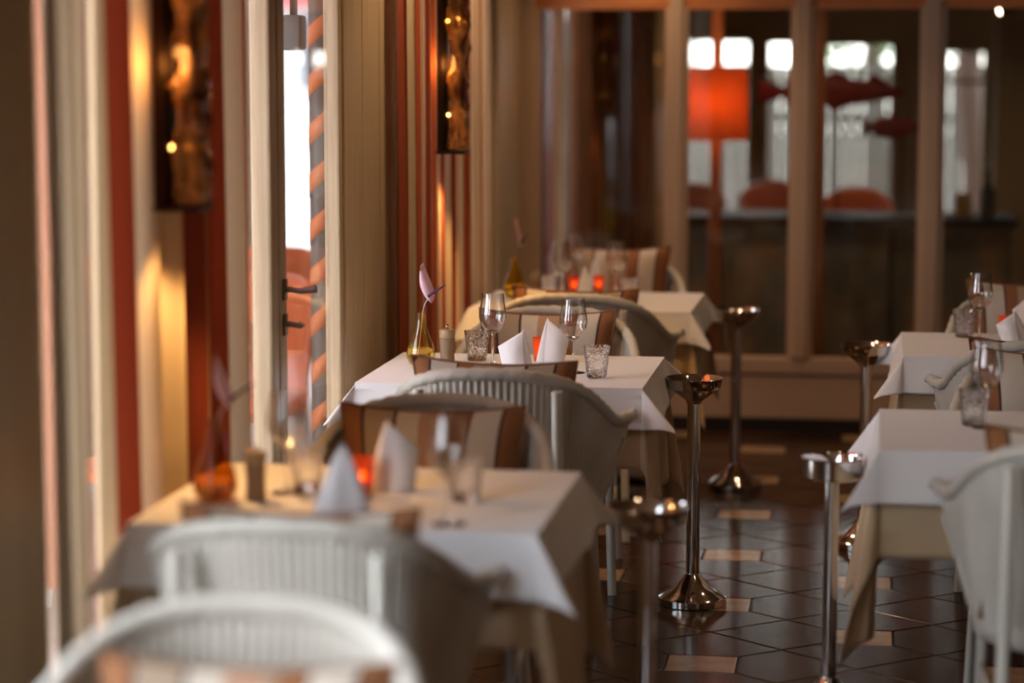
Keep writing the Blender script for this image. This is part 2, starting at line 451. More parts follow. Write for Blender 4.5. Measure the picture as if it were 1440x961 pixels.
# partition with glass panes at y = 10.8
YP = 10.8
jambs = [(-1.6, -1.505), (-.907, -.843), (-.353, -.281), (.211, .285), (.775, .85), (1.34, 1.41), (1.9, 1.98), (2.46, 2.54)]
pt = struct(obj('trim_partition_plinth', BX(-1.6, 4.1, YP - .01, YP + .06, -.006, .06), M['plinth']))
P = struct(obj('wall_partition', BX(-1.6, 4.1, YP - .005, YP + .055, .06, .255, bev=.004), M['part_frame']))
obj('lower_rail', BX(-1.6, 4.1, YP - .02, YP + .07, .262, .335, bev=.008), M['part_frame'], P)
obj('transom', BX(-1.6, 4.1, YP - .01, YP + .06, 1.88, 2.0, bev=.004), M['transom'], P)
for k, (a, b) in enumerate(jambs):
    obj('mullion', BX(a, b, YP - .035, YP + .075, .335, 2.55, bev=.01), M['part_frame'], P)
    if k:
        p0 = jambs[k - 1][1]
        obj('pane', BX(p0, a, YP + .018, YP + .024, .335, 1.89), M['pane_in'], P)
        obj('upper_panel', BX(p0, a, YP + .0, YP + .04, 2.0, 2.55), M['brown_wall'], P)
        bm = bmesh.new()
        for q in (p0, a - .02): box(bm, q, q + .02, YP - .012, YP + .05, .335, 1.89)
        obj('glazing_bead', bm, M['part_frame'], P)

# far wall of the bar room
YF = 16.05
bm = bmesh.new()
wins = [(-1.30, -.80, .45, 1.80), (-.72, -.50, .45, 1.79), (-.36, .13, .45, 1.775), (.42, .72, .45, 1.73), (1.1, 1.7, .45, 1.75)]
xs = -1.75
for (a, b, z0, z1) in wins + [(4.2, 4.2, 0, 0)]:
    box(bm, xs, a, YF, YF + .15, -.1, 2.55)
    if b > a: box(bm, a, b, YF, YF + .15, -.1, z0); box(bm, a, b, YF, YF + .15, z1, 2.55)
    xs = b
fw_ = struct(obj('wall_far', bm, M['plaster']))
for k, (a, b, z0, z1) in enumerate(wins):
    bm = bmesh.new()
    box(bm, a, a + .03, YF - .02, YF + .06, z0, z1); box(bm, b - .03, b, YF - .02, YF + .06, z0, z1)
    box(bm, a + .03, b - .03, YF - .02, YF + .06, z0, z0 + .04); box(bm, a + .03, b - .03, YF - .02, YF + .06, z1 - .03, z1)
    W = struct(obj('window_%d' % (8 + k), bm, M['frame']))
    obj('transom_bar', BX(a + .03, b - .03, YF, YF + .04, 1.50, 1.53), M['frame'], W)
    obj('pane', BX(a + .03, b - .03, YF + .02, YF + .026, z0 + .04, z1 - .03), M['pane'], W)
    portal('window_portal', ((a + b) / 2, YF + .12, (z0 + z1) / 2), (-PI / 2, 0, 0), b - a, z1 - z0)

# outside ground
struct(obj('ground', BX(-40, 40, -30, 60, -.3, -.125), M['paving']))

# ================================================================== CHAIRS
def make_chair():
    root = empty('wicker_armchair', (0, 0, 0))
    half = [(0, 0, .84), (.10, .008, .836), (.19, .045, .815), (.25, .11, .775), (.28, .20, .725), (.295, .30, .685), (.315, .37, .672), (.345, .405, .685)]
    R = spline(half, 8)
    rail = [Vector((-p.x, p.y, p.z)) for p in R[:0:-1]] + R
    obj('top_rail', TUBE(rail, .017, 12, twist=(.12, 2, 150)), M['wicker'], root, True)
    # shell
    NU, NV = 336, 12
    def rl(u):
        s = abs(2 * u - 1) * .93 * (len(R) - 1); i = min(int(s), len(R) - 2); p = R[i].lerp(R[i + 1], s - i)
        return Vector((p.x * (1 if u > .5 else -1), p.y, p.z))
    def f(u, v):
        p = rl(u); a = abs(2 * u - 1)
        # lower edge: flat at the seat, then sweeping up towards the arm end
        zb = .37 if a < .62 else .37 + (p.z - .06 - .37) * ((a - .62) / .38) ** 1.7
        k = v
        z = p.z + (zb - p.z) * k
        dn = (p.z - z) / .47
        x = p.x * (1 - (.15 + .15 * a) * dn); y = p.y + .075 * dn * (1 - a * .9) - .08 * dn * a * (a > .5) * (a - .5) * 2
        nrm = Vector((p.x, p.y - .22, 0)).normalized()
        rib = .0028 * math.cos(u * NU / 5 * 2 * PI)
        flare = 0
        return Vector((x, y, z)) + nrm * rib
    o = obj('shell', grid(bmesh.new(), f, NU, NV), M['wicker'], root, True); solid(o, .008)
    # front edge tube of the arms
    for s in (-1, 1):
        pts = []
        for k in range(14):
            u = .5 + s * (.31 + .19 * k / 13); pts.append(f(u, 1))
        obj('arm_edge', TUBE(pts, .010, 8), M['wicker'], root, True)
    # seat
    bm = bmesh.new()
    def seat(u, v):
        th = u * 2 * PI; c, s_ = math.cos(th), math.sin(th)
        rx, ry = .200, .215; e = .65
        x = rx * (abs(c) ** e) * (1 if c > 0 else -1); y = ry * (abs(s_) ** e) * (1 if s_ > 0 else -1)
        r, z = [(0, .425), (.6, .427), (.93, .43), (1, .415), (1, .385), (.96, .37), (0, .37)][round(v * 6)]
        return Vector((x * r, .255 + y * r, z))
    obj('seat', grid(bm, seat, 40, 6, closed_u=True), M['wicker'], root, True)
    for s in (-1, 1):
        obj('leg', TUBE(spline([(s * .185, -.018, .80), (s * .187, -.012, .6), (s * .19, .005, .40), (s * .195, -.03, .18), (s * .205, -.075, 0)], 6), .015, 10), M['chair_paint'], root, True)
        obj('leg', TUBE(spline([(s * .225, .44, .40), (s * .228, .452, .25), (s * .235, .475, .1), (s * .24, .49, 0)], 4), .014, 10), M['chair_paint'], root, True)
        obj('stretcher', TUBE([(s * .20, -.0, .25), (s * .228, .45, .25)], .009, 8), M['chair_paint'], root, True)
    return root
chair0 = make_chair(); used = [False]
def place_chair(x, y, rz, label, group, wob=0):
    o = chair0 if not used[0] else copy_tree(chair0)
    used[0] = True
    o.location = (x, y, 0); o.rotation_euler = (0, 0, rz + wob); tag(o, label, 'chair', group); return o
def make_cushion():
    root = empty('cushion', (0, 0, 0))
    a = .225
    def sh(u, v, s):
        U, V = 2 * u - 1, 2 * v - 1
        x = a * U * (1 - .10 * (1 - V * V)); z = a * V * (1 - .09 * (1 - U * U))
        t = .062 * (max(0, 1 - U ** 4) ** .6) * (max(0, 1 - V ** 4) ** .6)
        t += .004 * noise.noise(Vector((U * 2.3, V * 2.3, s)))
        return Vector((x, s * t, z))
    bm = bmesh.new()
    grid(bm, lambda u, v: sh(u, v, 1), 22, 22, uv=lambda u, v: (u * .999, v)); grid(bm, lambda u, v: sh(u, v, -1), 22, 22, uv=lambda u, v: (u * .999, v))
    bmesh.ops.remove_doubles(bm, verts=bm.verts, dist=.0001)
    obj('cover', bm, M['cushion'], root, True)
    pts = []
    for k in range(16): pts.append(sh(k / 16, 0, 1))
    for k in range(16): pts.append(sh(1, k / 16, 1))
    for k in range(16): pts.append(sh(1 - k / 16, 1, 1))
    for k in range(17): pts.append(sh(0, 1 - k / 16, 1))
    obj('piping', TUBE([(p.x, 0, p.z) for p in pts], .004, 6), M['piping'], root, True)
    return root
cush0 = make_cushion(); cused = [False]
def place_cushion(x, y, rz, label, group, roll=0, dz=0, dy=0, tilt=.13, flip=False):
    o = cush0 if not cused[0] else copy_tree(cush0); cused[0] = True
    d = Vector((0, .155 + dy, .655 + dz)); m = Matrix.Rotation(rz, 4, 'Z')
    p = m @ d
    o.location = (x + p.x, y + p.y, p.z)
    # lean towards the chair back (local -y), then face the table
    o.rotation_euler = (m @ Matrix.Rotation(tilt, 4, 'X') @ Matrix.Rotation(roll + (PI if flip else 0), 4, 'Y')).to_euler()
    tag(o, label, 'cushion', group)
GC, GK = 'white wicker armchairs at the tables', 'striped cushions on the armchairs'
L_ROW = -1.02
chairs = [
 (-.91, 3.51, PI, 'nearest wicker armchair, strongly blurred, at the bottom left', 'striped cushion in the nearest blurred armchair at the bottom left', 0, -.085),
 (-1.035, 4.12, 0, 'blurred white wicker armchair, its back to us, before the front left table', 'striped cushion peeking over the rail of the armchair before the front left table', 0, -.02),
 (-1.03, 5.75, PI, 'wicker armchair facing us behind the front left table, mostly hidden by its cushion', 'brown and taupe striped cushion standing tall behind the front left table', 0, -.03),
 (-.995, 6.235, 0, 'sharp white wicker armchair with ribbed back at the near side of the middle left table', 'striped cushion lying behind the ribbed chair back before the middle left table', .02, -.01),
 (-1.03, 7.86, PI, 'wicker armchair facing us behind the two wineglasses of the middle left table', 'taupe and brown cushion with dark braid behind the middle left table', 0, -.02),
 (-1.03, 8.28, 0, 'grey white wicker armchair with its back to us before the far left table', 'brown cushion showing above the rail of the armchair before the far left table', .02, -.01),
 (-1.03, 9.90, PI, 'wicker armchair facing us behind the far left table near the glass partition', 'pale and brown cushion behind the far left table next to the glass partition', 0, .03),
 (.485, 5.22, 0, 'wicker armchair with its back to us at the lower right picture edge', 'cushion just showing over the armchair back at the lower right edge', 0, -.01),
 (.52, 6.84, PI, 'wicker armchair with braided rail facing us behind the near right table', 'brown cushion in the armchair behind the near right table', 0, -.0),
 (.52, 7.08, 0, 'wicker armchair with its back to us before the rear right table', 'brown cushion top showing before the rear right table', 0, -.03),
 (.55, 8.68, PI, 'wicker armchair facing us behind the rear right table, farthest on the right', 'rust coloured striped cushion behind the rear right table', 0, .02)]
for k, (x, y, rz, lc, lk, roll, dz) in enumerate(chairs):
    if k == 9:      # stands back to back with the one behind the near right table
        y = 7.10; 
    place_chair(x, y, rz, lc, GC, random.uniform(-.03, .03))
    place_cushion(x + random.uniform(-.01, .01), y, rz, lk, GK, roll, dz, flip=(k in (1, 8, 10)))

# ================================================================== TABLES AND CLOTHS
TOPZ = .75
def make_cloth(a, b, ovx, ovy, z, f0, f1, wave, seed):
    n = 18
    ov = max(ovx, ovy)
    def axis(h, ov):
        xs = [-h - ov + ov * k / n for k in range(n)] + [-h + 2 * h * k / 14 for k in range(15)] + [h + ov * (k + 1) / n for k in range(n)]
        return xs
    Xs, Ys = axis(a, ovx), axis(b, ovy)
    bm = bmesh.new(); V = []
    for x in Xs:
        row = []
        for y in Ys:
            du, dv = max(0, abs(x) - a), max(0, abs(y) - b); sx, sy = (1 if x > 0 else -1), (1 if y > 0 else -1)
            r = math.hypot(du, dv)
            if r < 1e-9: row.append(bm.verts.new((x, y, z + .0008 * noise.noise(Vector((x * 7, y * 7, seed)))))); continue
            if du > 0 and dv > 0:
                ph = math.atan2(dv, du); fl_ = f0 + (f1 - f0) * math.sin(2 * ph) ** 2 
                ph2 = ph
                px, py = a + fl_ * r * math.cos(ph2), b + fl_ * r * math.sin(ph2)
                dr = r * math.sqrt(max(.05, 1 - fl_ * fl_)); off = wave * .6 * math.sin(ph * 4 + seed) * (r / ov) * math.sin(2 * ph)
                p = Vector((px * sx + off, py * sy - off, z - dr))
            else:
                s_ = (y if du > 0 else x)
                endf = 1 - (abs(s_) / (b if du > 0 else a)) ** 4
                fl_ = f0 + wave * (math.sin(s_ * 9 + seed * 1.7) + .5 * math.sin(s_ * 21 + seed)) * endf * 3
                fl_ = max(fl_, .02)
                if du > 0: p = Vector(((a + fl_ * r) * sx, y, z - r * math.sqrt(1 - min(.9, fl_) ** 2)))
                else: p = Vector((x, (b + fl_ * r) * sy, z - r * math.sqrt(1 - min(.9, fl_) ** 2)))
            soft = .006 * math.exp(-r / .01); p.z -= (.006 - soft) * .6; 
            row.append(bm.verts.new(p))
        V.append(row)
    for i in range(len(Xs) - 1):
        for j in range(len(Ys) - 1): bm.faces.new((V[i][j], V[i + 1][j], V[i + 1][j + 1], V[i][j + 1]))
    return bm
def table(cx, cy, a, b, lab, ovb, ovw, seed, f1=.62, ovy=.22):
    root = empty('restaurant_table', (cx, cy, 0)); tag(root, 'pedestal table under ' + lab, 'table', 'tables dressed in two cloths')
    obj('tabletop', BX(-a, a, -b, b, .712, .741, bev=.006), M['wood'], root)
    obj('column', LATHE([(0, .06), (.04, .06), (.04, .70), (.09, .712), (0, .712)], 20), M['dark_metal'], root, True)
    bm = bmesh.new()
    for k in range(4):
        c, s = math.cos(PI / 4 + k * PI / 2), math.sin(PI / 4 + k * PI / 2)
        tube(bm, [(0, 0, .05), (.18 * c, .18 * s, .04), (.27 * c, .27 * s, .018)], .018, 8, rad=[.025, .02, .016])
    obj('foot_cross', bm, M['dark_metal'], root, True)
    u = obj('undercloth', make_cloth(a + .006, b + .006, ovb, ovy, .7445, .06, .24, .02, seed), M['beige_cloth'], None, True); u.location = (cx, cy, 0)
    tag(solid(u, .0015), 'long beige undercloth hanging from ' + lab, 'tablecloth', 'beige undercloths')
    c = obj('top_cloth', make_cloth(a + .010, b + .010, ovw, ovw, .7495, .30, f1, .02, seed + 3), M['white_cloth'], None, True); c.location = (cx, cy, 0)
    tag(solid(c, .0015), 'short white top cloth laid over ' + lab, 'tablecloth', 'white top cloths')
table(-1.045, 4.93, .40, .35, 'the front left table', .40, .125, 1)
table(-1.04, 7.04, .40, .35, 'the middle left table in focus', .37, .115, 2, .75)
table(-1.06, 9.09, .40, .35, 'the far left table', .37, .115, 3)
table(.435, 6.04, .40, .325, 'the near right table', .46, .125, 4, ovy=.25)
table(.51, 7.87, .40, .32, 'the rear right table', .40, .115, 5)

# ================================================================== STANDS
def stand(x, y, h, lab, kind=0):
    root = empty('pedestal_stand', (x, y, 0)); tag(root, lab, 'stand', 'chrome pedestal stands along the aisle')
    obj('base', LATHE([(0, 0), (.102, 0), (.105, .003), (.105, .022), (.099, .027), (.080, .036), (.055, .056), (.034, .080), (.024, .094), (.0, .092)], 48), M['chrome'], root, True)
    if kind == 0:
        obj('pole', LATHE([(0, .09), (.0205, .09), (.0205, h - .072), (0, h - .075)], 24), M['chrome'], root, True)
        obj('bowl', LATHE([(0, h - .078), (.023, h - .078), (.025, h - .070), (.070, h - .036), (.079, h - .032), (.086, h - .004), (.090, h), (.087, h + .001), (.082, h - .006), (.074, h - .026), (.018, h - .045), (0, h - .045)], 48), M['chrome'], root, True)
    else:
        obj('pole', LATHE([(0, .09), (.0185, .09), (.0185, h - .052), (0, h - .052)], 24), M['chrome'], root, True)
        obj('bowl', LATHE([(0, h - .055), (.068, h - .055), (.074, h - .050), (.076, h - .004), (.080, h), (.077, h + .001), (.072, h - .006), (.070, h - .04), (0, h - .04)], 48), M['chrome'], root, True)
stand(-.53, 7.30, .70, 'sharp chrome pedestal stand beside the middle left table')
x, y = at(1036, 435, .70); stand(x, y, .70, 'chrome pedestal stand beside the far left table, before the glass partition')
x, y = at(912, 712, .70); stand(x, y, .70, 'blurred chrome pedestal stand with bright highlights beside the front left table')
x, y = at(1223, 484, .70); stand(x - .01, y, .70, 'chrome funnel top pedestal stand beside the rear right table')
x, y = at(1190, 643, .665); stand(x - .035, y, .665, 'chrome pedestal stand with a flat cylindrical top beside the near right table', 1)

# ================================================================== TABLEWARE
WG = [(0, 0), (.034, 0), (.036, .002), (.030, .004), (.008, .008), (.0042, .018), (.0038, .085), (.006, .096), (.020, .106), (.034, .122), (.041, .145), (.041, .160), (.036, .190), (.0325, .218),
      (.0318, .219), (.0348, .190), (.0397, .160), (.0397, .146), (.0328, .124), (.0185, .108), (.004, .101), (0, .1005)]
wg0 = [None]
def wineglass(px, py, lab, group='wineglasses on the tables', z=TOPZ + .0012):
    if wg0[0] is None:
        o = obj('wine_glass', LATHE(WG, 32), [M['glass'], M['thin']], None, True); wg0[0] = o
        for p in o.data.polygons: p.material_index = 1 if p.center.z > .104 else 0
    else: o = wg0[0].copy(); COL.objects.link(o)
    x, y = at(px, py, z); o.location = (x, y, z); tag(o, lab, 'wineglass', group)
def tumbler_mesh():
    bm = bmesh.new(); n = 32
    prof = [(0, 0), (.027, 0), (.0295, .003), (.032, .03), (.0355, .06), (.039, .088), (.040, .0915), (.0385, .0915), (.0365, .085), (.033, .058), (.0295, .030), (.027, .018), (0, .016)]
    return LATHE(prof, n)
tb0 = [None]
def tumbler(px, py, lab, z=TOPZ + .0012):
    if tb0[0] is None: o = obj('tumbler', tumbler_mesh(), M['cut_glass'], None, True); tb0[0] = o
    else: o = tb0[0].copy(); COL.objects.link(o)
    x, y = at(px, py, z); o.location = (x, y, z); tag(o, lab, 'tumbler', 'cut glass tumblers')
V_OUT = [(0, 0), (.026, 0), (.036, .006), (.0425, .022), (.043, .038), (.038, .060), (.028, .086), (.019, .112), (.0145, .132), (.0135, .142), (.0155, .155), (.0165, .160)]
vs0 = [None]
def vase(px, py, lab, tint=None, z=TOPZ + .0012, flower=None, s=1):
    if vs0[0] is None:
        root = empty('bud_vase', (0, 0, 0))
        inner = [(r - .002 if r > .003 else 0, h + (.004 if h < .02 else 0)) for r, h in V_OUT][::-1]
        obj('body', LATHE(V_OUT + [(.0150, .1605)] + inner[1:], 32), M['thin_amber'], root, True)
        obj('water', LATHE([(0, .0065), (.022, .0065), (.0325, .011), (.0395, .024), (.040, .038), (.0365, .053), (0, .053)], 32), M['water'], root, True)
        vs0[0] = root; o = root
    else: o = copy_tree(vs0[0])
    if tint:
        for c in o.children:
            if c.name.startswith('body'): c.data = c.data.copy(); c.data.materials[0] = M[tint]
    x, y = at(px, py, z); o.location = (x, y, z); o.scale = (s, s, s); tag(o, lab, 'vase', 'yellow glass bud vases')
    if flower:
        f = empty('anthurium_flower', (x, y, z)); tag(f, flower[0], 'flower', 'single flowers in the bud vases')
        tip = Vector((.028, 0, .208)) * 1
        obj('stem', TUBE(spline([(-.008, 0, .02), (0, 0, .10), (.010, 0, .175), tip], 6), .0017, 8), M['stem'], f, True)
        def sp(u, v):
            # heart-shaped spathe, upright and folded
            wv = .019 * math.sin(PI * min(1, u ** .75)) * (1.1 - .25 * u) + .0005
            c = (v - .5) * 2
            cx_ = tip.x + .010 - .034 * u - .006 * math.sin(u * PI); cz = tip.z - .014 + .110 * u
            return Vector((cx_ + wv * c * .75, -.012 * (1 - c * c) * math.sin(PI * u) + .010 * c, cz + .004 * c))
        o2 = obj('spathe', grid(bmesh.new(), sp, 22, 10), M['petal'], f, True); solid(o2, .0008)
        obj('spadix', TUBE([tip + Vector((0, -.012, .002)), tip + Vector((.020, -.014, .016)), tip + Vector((.054, -.014, .038))], .003, 10, rad=[.0045, .0042, .002]), M['spadix'], f, True)
        f.rotation_euler = (0, 0, flower[1])
mill0 = [None]
def mill(px, py, lab, dark=False, z=TOPZ + .0012, s=1):
    if mill0[0] is None:
        root = empty('pepper_mill', (0, 0, 0))
        obj('body', LATHE([(0, 0), (.023, 0), (.0235, .002), (.0215, .03), (.021, .05), (.0235, .084), (.0235, .086), (0, .086)], 28), M['wood'], root, True)
        obj('head', LATHE([(0, .0865), (.0225, .0865), (.024, .089), (.0245, .108), (.023, .112), (.0, .114)], 28), M['mill_head'], root, True)
        obj('knob', LATHE([(0, .113), (.006, .114), (.004, .117), (.006, .120), (.0062, .124), (.003, .128), (0, .128)], 16), M['chrome'], root, True)
        mill0[0] = root; o = root
    else: o = copy_tree(mill0[0])
    x, y = at(px, py, z); o.location = (x, y, z); o.scale = (s, s, s); tag(o, lab, 'pepper mill', 'wooden pepper mills')
cn0 = [None]
def candle(px, py, lab, z=TOPZ + .0012, s=1):
    if cn0[0] is None:
        root = empty('votive_candle_holder', (0, 0, 0))
        obj('cup', LATHE([(0, 0), (.017, 0), (.019, .003), (.025, .078), (.026, .080), (.0245, .080), (.0175, .006), (0, .006)], 28), M['orange_glass'], root, True)
        c = obj('candle', LATHE([(0, .0065), (.0145, .0065), (.0155, .035), (0, .036)], 20), M['wax'], root, True)
        obj('flame', LATHE([(0, .037), (.003, .041), (.0035, .046), (.0015, .054), (0, .060)], 12), M['flame'], root, True)
        cn0[0] = root; o = root
    else: o = copy_tree(cn0[0])
    x, y = at(px, py, z); o.location = (x, y, z); o.scale = (s, s, s); tag(o, lab, 'candle holder', 'orange glass candle holders')
def napkin(px, py, lab, h=.115, r=.042, wing=1, rz=0, lean=0, z=TOPZ + .0012, wdir=.9, seed=0):
    """linen square folded into a standing cone with one loose wing"""
    bm = bmesh.new()
    def cone(u, v):
        th = 2.0 + u * 5.6
        rr = r * (1 + .18 * math.cos(3 * th + seed)) * (1 - .25 * u)
        k = v ** .78
        return Vector((lean * (1 - v) + rr * k * math.cos(th), rr * k * math.sin(th), h * (1 - v) ** 1.0))
    grid(bm, cone, 30, 12)
    if wing:
        # wing: a folded flap leaving the cone near the tip and dropping to the table
        s = wing
        T = Vector((lean, -.002, h * .97)); Q = Vector((s * .068, -.012, h * .58)); Rr = Vector((s * .048, -.034, 0.0)); C = Vector((lean * .3 - s * .012, -r * .98, 0))
        def fl2(u, v):
            top = T.lerp(Q, u); bot = C.lerp(Rr, u)
            p = top.lerp(bot, v)
            p.y -= .016 * math.sin(PI * u) * (1 - abs(2 * v - 1) * .5)
            return p
        grid(bm, fl2, 14, 12)
    o = obj('folded_napkin', bm, M['napkin'], None, True); solid(o, .0016)
    x, y = at(px, py, z); o.location = (x, y, z + .0012); o.rotation_euler = (0, 0, rz); tag(o, lab, 'napkin', 'white standing napkins')
# middle left table (in focus)
vase(592, 514, 'sharp yellow glass bud vase holding the upright pink flower on the middle left table', flower=('pink anthurium with a dark purple spike in the sharp yellow vase', -.15))
mill(629, 516, 'wooden pepper mill with a steel knob beside the sharp yellow bud vase')
tumbler(671, 507, 'cut glass tumbler between the pepper mill and the left wineglass in focus')
wineglass(693, 515, 'wineglass behind the tumbler, left of the two wineglasses in focus')
napkin(733, 520, 'white napkin standing cone, leaning left, between the two wineglasses in focus', .118, .036, -1, .05, .006)
candle(759, 508, 'orange candle glass half hidden between the two napkins in focus', s=.9)
napkin(770, 509, 'tall white napkin beside the right wineglass on the table in focus', .132, .036, 1, .15, .0, seed=1)
wineglass(806, 525, 'wineglass next to the sharp tumbler, right of the two wineglasses in focus')
tumbler(839, 531, 'sharp cut glass tumbler alone near the right end of the middle left table')
# front left table
vase(303, 704, 'dark amber bud vase, blurred, by the curtain on the front left table', tint='thin_dark_amber', s=1.08, flower=('blurred flower in the dark amber vase on the front left table', .4))
mill(360, 704, 'dark blurred pepper mill beside the amber vase on the front left table', s=.93)
wineglass(404, 694, 'blurred wineglass beside the dark pepper mill on the front left table')
tumbler(432, 690, 'blurred tumbler between the left wineglass and the napkin on the front left table')
napkin(480, 744, 'blurred white napkin cone in front of the orange candle on the front left table', .165, .078, 0, 0, .004)
candle(510, 700, 'bright orange candle glass behind the napkin cone on the front left table', s=1.05)
napkin(545, 690, 'blurred warm toned napkin behind the orange candle on the front left table', .150, .045, 1, .6, 0, seed=2)
wineglass(630, 738, 'blurred wineglass with bright round highlights on the front left table')
tumbler(655, 705, 'blurred tumbler behind the wineglass on the right half of the front left table')
x, y = at(315, 712, TOPZ)
# far left table
vase(724, 419, 'bright yellow bud vase, blurred, on the far left table', tint='thin_gold', s=1.0, flower=('blurred pale flower above the bright yellow vase on the far left table', 1.2))
mill(754, 420, 'blurred brown pepper mill beside the bright yellow vase on the far left table', s=.85)
wineglass(790, 420, 'blurred wineglass nearest the yellow vase on the far left table')
wineglass(866, 419, 'blurred wineglass at the right of the far left table')
wineglass(806, 405, 'faint wineglass behind the first candle on the far left table')
napkin(822, 421, 'thin white napkin cone between two orange candles on the far left table', .125, .040, 0, 0, .0)
napkin(836, 405, 'rear napkin cone rising behind the second orange candle on the far left table', .140, .034, 0, 0, .012, seed=2)
candle(807, 415, 'orange candle glass left of the napkin cone on the far left table', s=.9)
candle(842, 414, 'orange candle glass right of the napkin cone on the far left table', s=.9)
tumbler(886, 425, 'blurred tumbler right of the far left table wineglasses')
tumbler(770, 421, 'blurred tumbler next to the pepper mill on the far left table')
# near right table
wineglass(1386, 602, 'blurred wineglass beside the tumbler on the near right table')
tumbler(1369, 598, 'blurred tumbler left of the wineglass on the near right table')
# rear right table
wineglass(1377, 478, 'wineglass left of the orange candle on the rear right table')
tumbler(1356, 474, 'tumbler left of the wineglass on the rear right table')
candle(1414, 479, 'orange candle glass beside the napkins on the rear right table')
napkin(1430, 484, 'white napkin cone right of the orange candle on the rear right table', .105, .045, -1, 0, -.01)
napkin(1452, 474, 'tall napkin at the right picture edge on the rear right table', .155, .05, -1, 0, 0, seed=1)

# ================================================================== CURTAINS
def curtain(y0, y1, x, lab, m, folds, amp=.045, cloth=1.9, z0=.02, z1=2.45, phase=0, gather=0, seed=0, u0=0, alongx=False):
    n = folds * 12; L = (y1 - y0)
    rnd = random.Random(seed); ph = [rnd.uniform(-.8, .8) for _ in range(folds + 2)]
    def f(u, v):
        k = u * folds; i = int(k); w_ = ph[i] * (1 - (k - i)) + ph[i + 1] * (k - i)
        am = amp * (1 - .35 * v) * (1 + .3 * w_)
        xx = x + am * math.sin(2 * PI * k + phase + w_ * v * .8)
        c = .5 + (u - .5) * (1 - gather * v)
        yy = y0 + L * c + .015 * math.sin(4 * PI * k + w_ + v)
        return Vector((xx, yy, z0 + (z1 - z0) * v)) if not alongx else Vector((yy, xx, z0 + (z1 - z0) * v))
    o = obj('curtain', grid(bmesh.new(), f, n, 10, uv=lambda u, v: (u0 + u * L * cloth, v)), m, None, True)
    tag(o, lab, 'curtain', 'floor length curtains at the windows'); return o
curtain(4.42, 4.60, XW + .05, 'pale cream strip curtain at the far left edge of the picture', M['sheer'], 2, .025, 1.6, seed=1)
curtain(4.60, 5.84, XW + .065, 'rust and cream striped curtain behind the left amber wall lamp, blurred', M['wide_curtain'], 7, .035, 1.5, seed=2, u0=-.18)
curtain(7.78, 9.55, XW + .065, 'rust and cream striped curtain behind the sharp amber wall lamp', M['curtain'], 13, .032, 1.35, seed=3, u0=.02)
curtain(1.2, 1.75, XW + .065, 'striped curtain beside the camera, outside the picture at left', M['curtain'], 4, seed=9)
curtain(10.95, 11.9, XW + .065, 'cream and rust curtain just beyond the glass partition', M['curtain'], 6, .04, 1.4, seed=4, u0=.27)
curtain(12.4, 15.2, XW + .08, 'long brown striped curtain farther beyond the glass partition', M['brown_curtain'], 16, .05, 1.4, seed=5, u0=.0)
curtain(15.2, 15.95, XW + .10, 'striped curtain in the far left corner beyond the partition', M['curtain'], 5, .05, 1.4, seed=6, u0=.1)
curtain(-1.14, -1.07, 12.75, 'narrow pale cream curtain hanging behind the left glass pane', M['sheer'], 2, .02, 1.4, seed=7, alongx=True)

